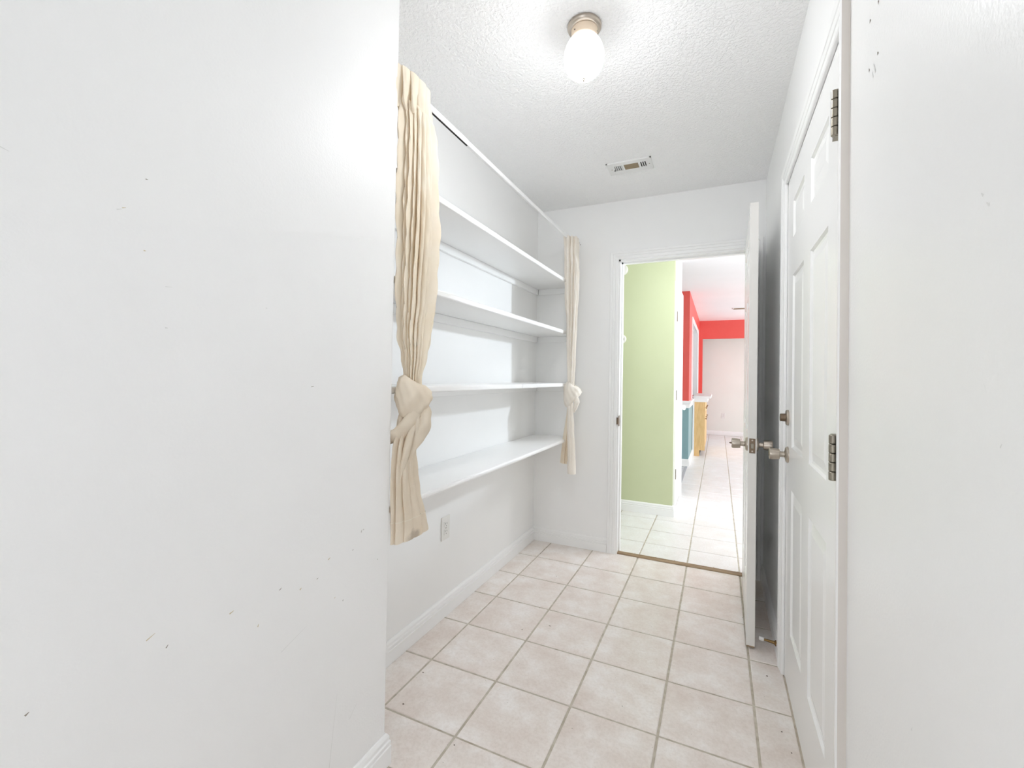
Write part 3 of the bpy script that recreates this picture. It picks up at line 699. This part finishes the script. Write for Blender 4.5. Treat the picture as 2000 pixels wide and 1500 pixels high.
# ------------------------------------------------------------------ ceiling registers
vx0, vx1, vy0, vy1 = 0.503, 0.757, 0.962, 1.112
vt = empty('ceiling_vent', ((vx0+vx1)/2, (vy0+vy1)/2, H)); tag(vt, 'white rectangular three way air register in the popcorn ceiling', 'vent', None)
zf = H-0.007
cw = 0.026
xs_left = [vx0+0.046+i*0.0145 for i in range(3)]; xs_right = [vx0+0.190+i*0.0125 for i in range(3)]
mx0, mx1, my0, my1 = vx0+0.096, vx0+0.178, vy0+0.038, vy1-0.046
bm = bmesh.new()     # face plate cut around the three louver banks, with a sloped rim
lx0, lx1, rx0, rx1 = vx0+0.040, vx0+0.086, vx0+0.186, vx0+0.226
xsn = [vx0+0.006, lx0, lx1, mx0, mx1, rx0, rx1, vx1-0.006]; ysn = [vy0+0.006, my0, my1, vy1-0.006]
for i in range(7):
    for j in range(3):
        if j == 1 and i in (1, 3, 5): continue
        box(bm, xsn[i], xsn[i+1], ysn[j], ysn[j+1], zf, zf+0.0015)
for (a0, a1, b0, b1) in ((vx0, vx1, vy0, vy0+0.007), (vx0, vx1, vy1-0.007, vy1), (vx0, vx0+0.007, vy0, vy1), (vx1-0.007, vx1, vy0, vy1)):
    box(bm, a0, a1, b0, b1, zf+0.0005, H+0.0005)
link('face_plate', bm, m_vent, vt)
link('duct_shade_sheet', B(lx0-0.004, rx1+0.004, my0-0.004, my1+0.004, zf+0.0058, zf+0.0066), m_dark, vt)  # near-black sheet painted as the shade behind the louvers
def louver(x0, x1, y0, y1, m, tilt, along):
    bm = bmesh.new(); h = 0.008
    if along == 'y': vsq = [(x0, y0, zf+0.0005), (x0, y1, zf+0.0005), (x1, y1, zf+0.0005+h*tilt), (x1, y0, zf+0.0005+h*tilt)]
    else: vsq = [(x0, y0, zf+0.0005), (x1, y0, zf+0.0005), (x1, y1, zf+0.0005+h*tilt), (x0, y1, zf+0.0005+h*tilt)]
    a = [bm.verts.new(p) for p in vsq]; b = [bm.verts.new((p[0], p[1], p[2]+0.0009)) for p in vsq]
    bm.faces.new(a); bm.faces.new(b)
    for i in range(4): bm.faces.new((a[i], a[(i+1) % 4], b[(i+1) % 4], b[i]))
    link('louver', bm, m, vt)
for i in range(4): louver(lx0+i*0.0115+0.0100, lx0+i*0.0115, my0, my1, m_vent, 0.55, 'y')
for i in range(4): louver(rx0-0.001+i*0.0118, rx0+0.0045+i*0.0118, my0, my1, m_vent, 0.05, 'y')
for i in range(6):
    y = my0+i*(my1-my0)/6; louver(mx0, mx1, y+0.0105, y, m_louver, 0.6, 'x')
for sx in (vx0+0.022, vx1-0.016):
    bm = bmesh.new(); lathe(bm, [(0, 0.004), (0.001, 0.0035), (0.0012, 0)], (sx, (vy0+vy1)/2, zf), (0, 0, -1), 10); link('screw', bm, m_screw, vt)
bm = bmesh.new(); lathe(bm, [(0, 0.003), (0.006, 0.003), (0.007, 0)], (vx0+0.037, vy1-0.062, zf), (0, 0, -1), 8); link('damper_lever', bm, m_dark, vt)
v2 = empty('ceiling_vent', (1.41, 7.12, H)); tag(v2, 'small white air register on the hall ceiling before the coral wall', 'vent')
link('face_plate', B(1.325, 1.55, 7.05, 7.22, H-0.012, H+0.001, bev=0.003), m_vent, v2)
for i in range(5): link('louver', B(1.345, 1.53, 7.07+i*0.026, 7.085+i*0.026, H-0.0165, H-0.0115), m_louver, v2)

# ------------------------------------------------------------------ outlets, detectors, door stop
def outlet(loc, normal, label):
    x, y, z = loc; root = empty('wall_outlet', loc); tag(root, label, 'outlet')
    if normal == 'x':
        bx = lambda d0, d1, a0, a1, z0, z1, bev=0: B(x+d0, x+d1, y+a0, y+a1, z+z0, z+z1, bev=bev)
    else:
        bx = lambda d0, d1, a0, a1, z0, z1, bev=0: B(x+a0, x+a1, y-d1, y-d0, z+z0, z+z1, bev=bev)
    link('cover_plate', bx(0, 0.0055, -0.038, 0.038, -0.060, 0.060, 0.002), m_plastic, root)
    for s in (-1, 1):
        c = link('receptacle', bx(0.005, 0.0075, -0.017, 0.017, s*0.0195-0.0145, s*0.0195+0.0145, 0.0012), m_plastic, root)
        for a0, h in ((-0.0075, 0.005), (0.0065, 0.004)):
            link('slot', bx(0.0070, 0.0079, a0-0.0011, a0+0.0011, s*0.0195+0.001-h+0.003, s*0.0195+0.001+h+0.003), m_stainless, c)
        link('slot', bx(0.0070, 0.0079, -0.002, 0.002, s*0.0195-0.010, s*0.0195-0.006), m_stainless, c)
    link('screw', bx(0.005, 0.0068, -0.0025, 0.0025, -0.0025, 0.0025), m_screw, root)
outlet((XA, 0.320, 0.449), 'x', 'white duplex outlet low on the alcove wall below the shelves')
outlet((1.222, 9.43, 0.436), 'y', 'small white outlet low on the distant beige wall')
sd = empty('smoke_detector', (0.285, YG, 2.255)); tag(sd, 'pale round detector high on the green wall, above the other', 'detector')
bm = bmesh.new(); lathe(bm, [(0, 0.052), (0.012, 0.052), (0.024, 0.044), (0.028, 0.030), (0.028, 0)], (0.285, YG, 2.255), (0, -1, 0), 28); autosmooth(link('housing', bm, m_plastic, sd), 0.5)
bm = bmesh.new(); lathe(bm, [(0.026, 0.016), (0.031, 0.015), (0.031, 0)], (0.285, YG, 2.255), (0, -1, 0), 16); link('cap', bm, m_plastic, sd)
ts = empty('thermostat', (0.286, YG, 1.60)); tag(ts, 'pale round thermostat on the green wall at head height', 'thermostat')
bm = bmesh.new(); lathe(bm, [(0, 0.042), (0.010, 0.042), (0.018, 0.036), (0.018, 0)], (0.286, YG, 1.60), (0, -1, 0), 28); autosmooth(link('dial', bm, m_plastic, ts), 0.5)
bm = bmesh.new(); lathe(bm, [(0.017, 0.024), (0.022, 0.023), (0.022, 0)], (0.286, YG, 1.60), (0, -1, 0), 20); link('bezel', bm, m_nickel_dark, ts)
ds = empty('door_stop', (XR-0.014, 0.715, 0.052)); tag(ds, 'brass door stop with white rubber tip on the right baseboard', 'door stop')
sx = XR-0.0135
bm = bmesh.new(); lathe(bm, [(0, 0.013), (0.003, 0.013), (0.006, 0.010), (0.008, 0.007), (0.050, 0.0045), (0.052, 0.0045)], (sx, 0.715, 0.052), (-1, 0, 0.10), 16); autosmooth(link('stem', bm, m_brass, ds))
bm = bmesh.new(); lathe(bm, [(0.050, 0.0085), (0.066, 0.0085), (0.068, 0.0065), (0.068, 0)], (sx, 0.715, 0.052), (-1, 0, 0.10), 16); autosmooth(link('rubber_tip', bm, m_rubber, ds))

# ------------------------------------------------------------------ things in the hall beyond
cb = empty('base_cabinet', (0.84, 6.9, 0)); tag(cb, 'honey oak base cabinet under the white counter in the next room', 'cabinet')
bm = bmesh.new()
pts = [(0.768, 0.0), (0.848, 0.0), (0.848, 0.095), (0.925, 0.095), (0.925, 0.868), (0.768, 0.868)]
a = [bm.verts.new((x, 6.22, z)) for x, z in pts]; b = [bm.verts.new((x, 6.238, z)) for x, z in pts]
bm.faces.new(a); bm.faces.new(b)
for i in range(6): bm.faces.new((a[i], a[(i+1) % 6], b[(i+1) % 6], b[i]))
link('side_panel', bm, m_oak, cb)
link('carcass', B(0.742, 0.905, 6.238, 7.50, 0.096, 0.868), m_oak, cb)
link('toe_kick', B(0.742, 0.846, 6.238, 7.50, 0, 0.096), m_dark, cb)
for i in range(3):
    y0 = 6.25+i*0.416
    d = link('cabinet_door', B(0.906, 0.924, y0, y0+0.404, 0.11, 0.66, bev=0.004), m_oak, cb)
    bm = bmesh.new(); lathe(bm, [(0, 0.006), (0.012, 0.006), (0.018, 0.014), (0.026, 0.010), (0.027, 0)], (0.924, y0+0.05, 0.60), (1, 0, 0), 12); link('knob', bm, m_brass, d)
    d = link('drawer', B(0.906, 0.924, y0, y0+0.404, 0.675, 0.855, bev=0.004), m_oak, cb)
    bm = bmesh.new(); lathe(bm, [(0, 0.006), (0.012, 0.006), (0.018, 0.014), (0.026, 0.010), (0.027, 0)], (0.924, y0+0.2, 0.765), (1, 0, 0), 12); link('knob', bm, m_brass, d)
ct = empty('countertop', (0.87, 6.9, 0.87)); tag(ct, 'white countertop slab overhanging the oak cabinet in the next room', 'countertop')
link('slab', B(0.742, 1.010, 6.20, 7.70, 0.925, 0.968, bev=0.006, seg=2), m_counter, ct)
link('apron', B(0.742, 0.960, 6.205, 7.65, 0.869, 0.925), m_counter, ct)
link('end_post', B(0.742, 0.767, 6.205, 6.235, 0.0, 0.868), m_trim, ct)
mt = empty('striped_mat', (0.2, 4.4, 0)); tag(mt, 'grey and white striped mat on the hall floor before the teal wall', 'mat')
link('weave', B(-0.55, 0.725, 3.66, 5.16, 0.0005, 0.006), m_matl, mt)
for i in range(18): link('stripe', B(-0.55, 0.70, 3.70+i*0.082, 3.70+i*0.082+0.036, 0.006, 0.0085), m_matd, mt)
link('border', B(0.70, 0.732, 3.66, 5.16, 0.0008, 0.009), m_matd, mt)

# ------------------------------------------------------------------ marks on the paint
def mark(parent, pts, m, name, face, d=0.0006):
    bm = bmesh.new()
    a = [bm.verts.new((face+d, y, z)) for y, z in pts]; bm.faces.new(a); link(name, bm, m, parent)
def dash(y, z, l, w, ang):
    c, s = math.cos(ang), math.sin(ang)
    return [(y-c*l+s*w, z-s*l-c*w), (y+c*l+s*w*.3, z+s*l-c*w*.3), (y+c*l-s*w*.3, z+s*l+c*w*.3), (y-c*l-s*w, z-s*l+c*w)]
for y, z, l, w, a, m in [(-0.6300, 0.7720, .0045, .0012, 1.1, m_hole), (-0.6220, 0.7740, .0018, .0012, 1.1, m_hole), (-0.6630, 0.7280, .002, .0012, .5, m_hole), (-0.7500, 0.7340, .004, .0016, .5, m_scuff), (-0.8980, 0.7150, .0035, .0012, .6, m_hole),
                           (-0.8400, 0.6910, .003, .0018, .6, m_scuff), (-0.7880, 0.6960, .0025, .0012, .4, m_hole), (-1.0170, 0.7150, .005, .0016, .3, m_scuff), (-0.9540, 0.6560, .003, .0014, 1.2, m_scuff), (-1.1700, 0.7410, .008, .0011, .45, m_scuff),
                           (-1.1420, 0.7090, .003, .0013, .9, m_hole), (-1.3330, 0.7090, .0028, .0016, .6, m_hole), (-0.6970, 0.6000, .0022, .0012, 1.1, m_hole), (-0.7270, 0.6200, .002, .0012, .7, m_scuff), (-0.5590, 0.6640, .0018, .001, .8, m_hole),
                           (-1.2370, 1.5110, .004, .0009, .4, m_chip), (-1.2300, 1.5160, .003, .0009, .4, m_scuff), (-1.3760, 1.5510, .005, .0009, -.3, m_chip), (-1.1970, 1.5790, .002, .001, 0, m_hole), (-0.8180, 1.1980, .004, .0009, .2, m_hole), (-0.9530, 1.3800, .002, .0014, 0, m_chip),
                           (-1.1580, 1.3130, .0025, .0014, 0, m_chip), (-1.1970, 1.4490, .0018, .0012, 0, m_scuff), (-1.1560, 1.3910, .006, .0007, .1, m_chip), (-0.8550, 0.5750, .04, .0007, .35, m_chip), (-0.6480, 0.2620, .02, .0008, .75, m_chip), (-0.7230, 0.2530, .10, .0008, 1.45, m_chip)]:
    mark(wl, dash(y, z, l, w, a), m, 'scuff', XN)
for y, z, l, w, a, m in [(-0.6280, 1.9340, .0035, .003, 1.2, m_hole), (-0.5780, 1.9350, .0035, .0035, 1.2, m_hole), (-0.6260, 1.8400, .003, .003, 1.2, m_hole), (-0.5740, 1.8410, .003, .003, 1.4, m_hole), (-0.6060, 1.8250, .012, .003, 1.1, m_chip), (-0.5960, 1.8180, .008, .002, 1.2, m_chip),
                           (-0.9900, 1.4410, .003, .0018, .8, m_chip), (-1.0010, 1.4270, .003, .0018, .8, m_chip), (-1.0270, 1.1710, .0028, .001, 2.2, m_chip), (-0.8000, 0.7300, .004, .001, 2.0, m_chip)]:
    mark(wr, dash(y, z, l, w, a), m, 'nail_hole' if m is m_hole else 'scuff', XR, -0.0006)

for o in bpy.data.objects:
    if '_w' in o: del o['_w']
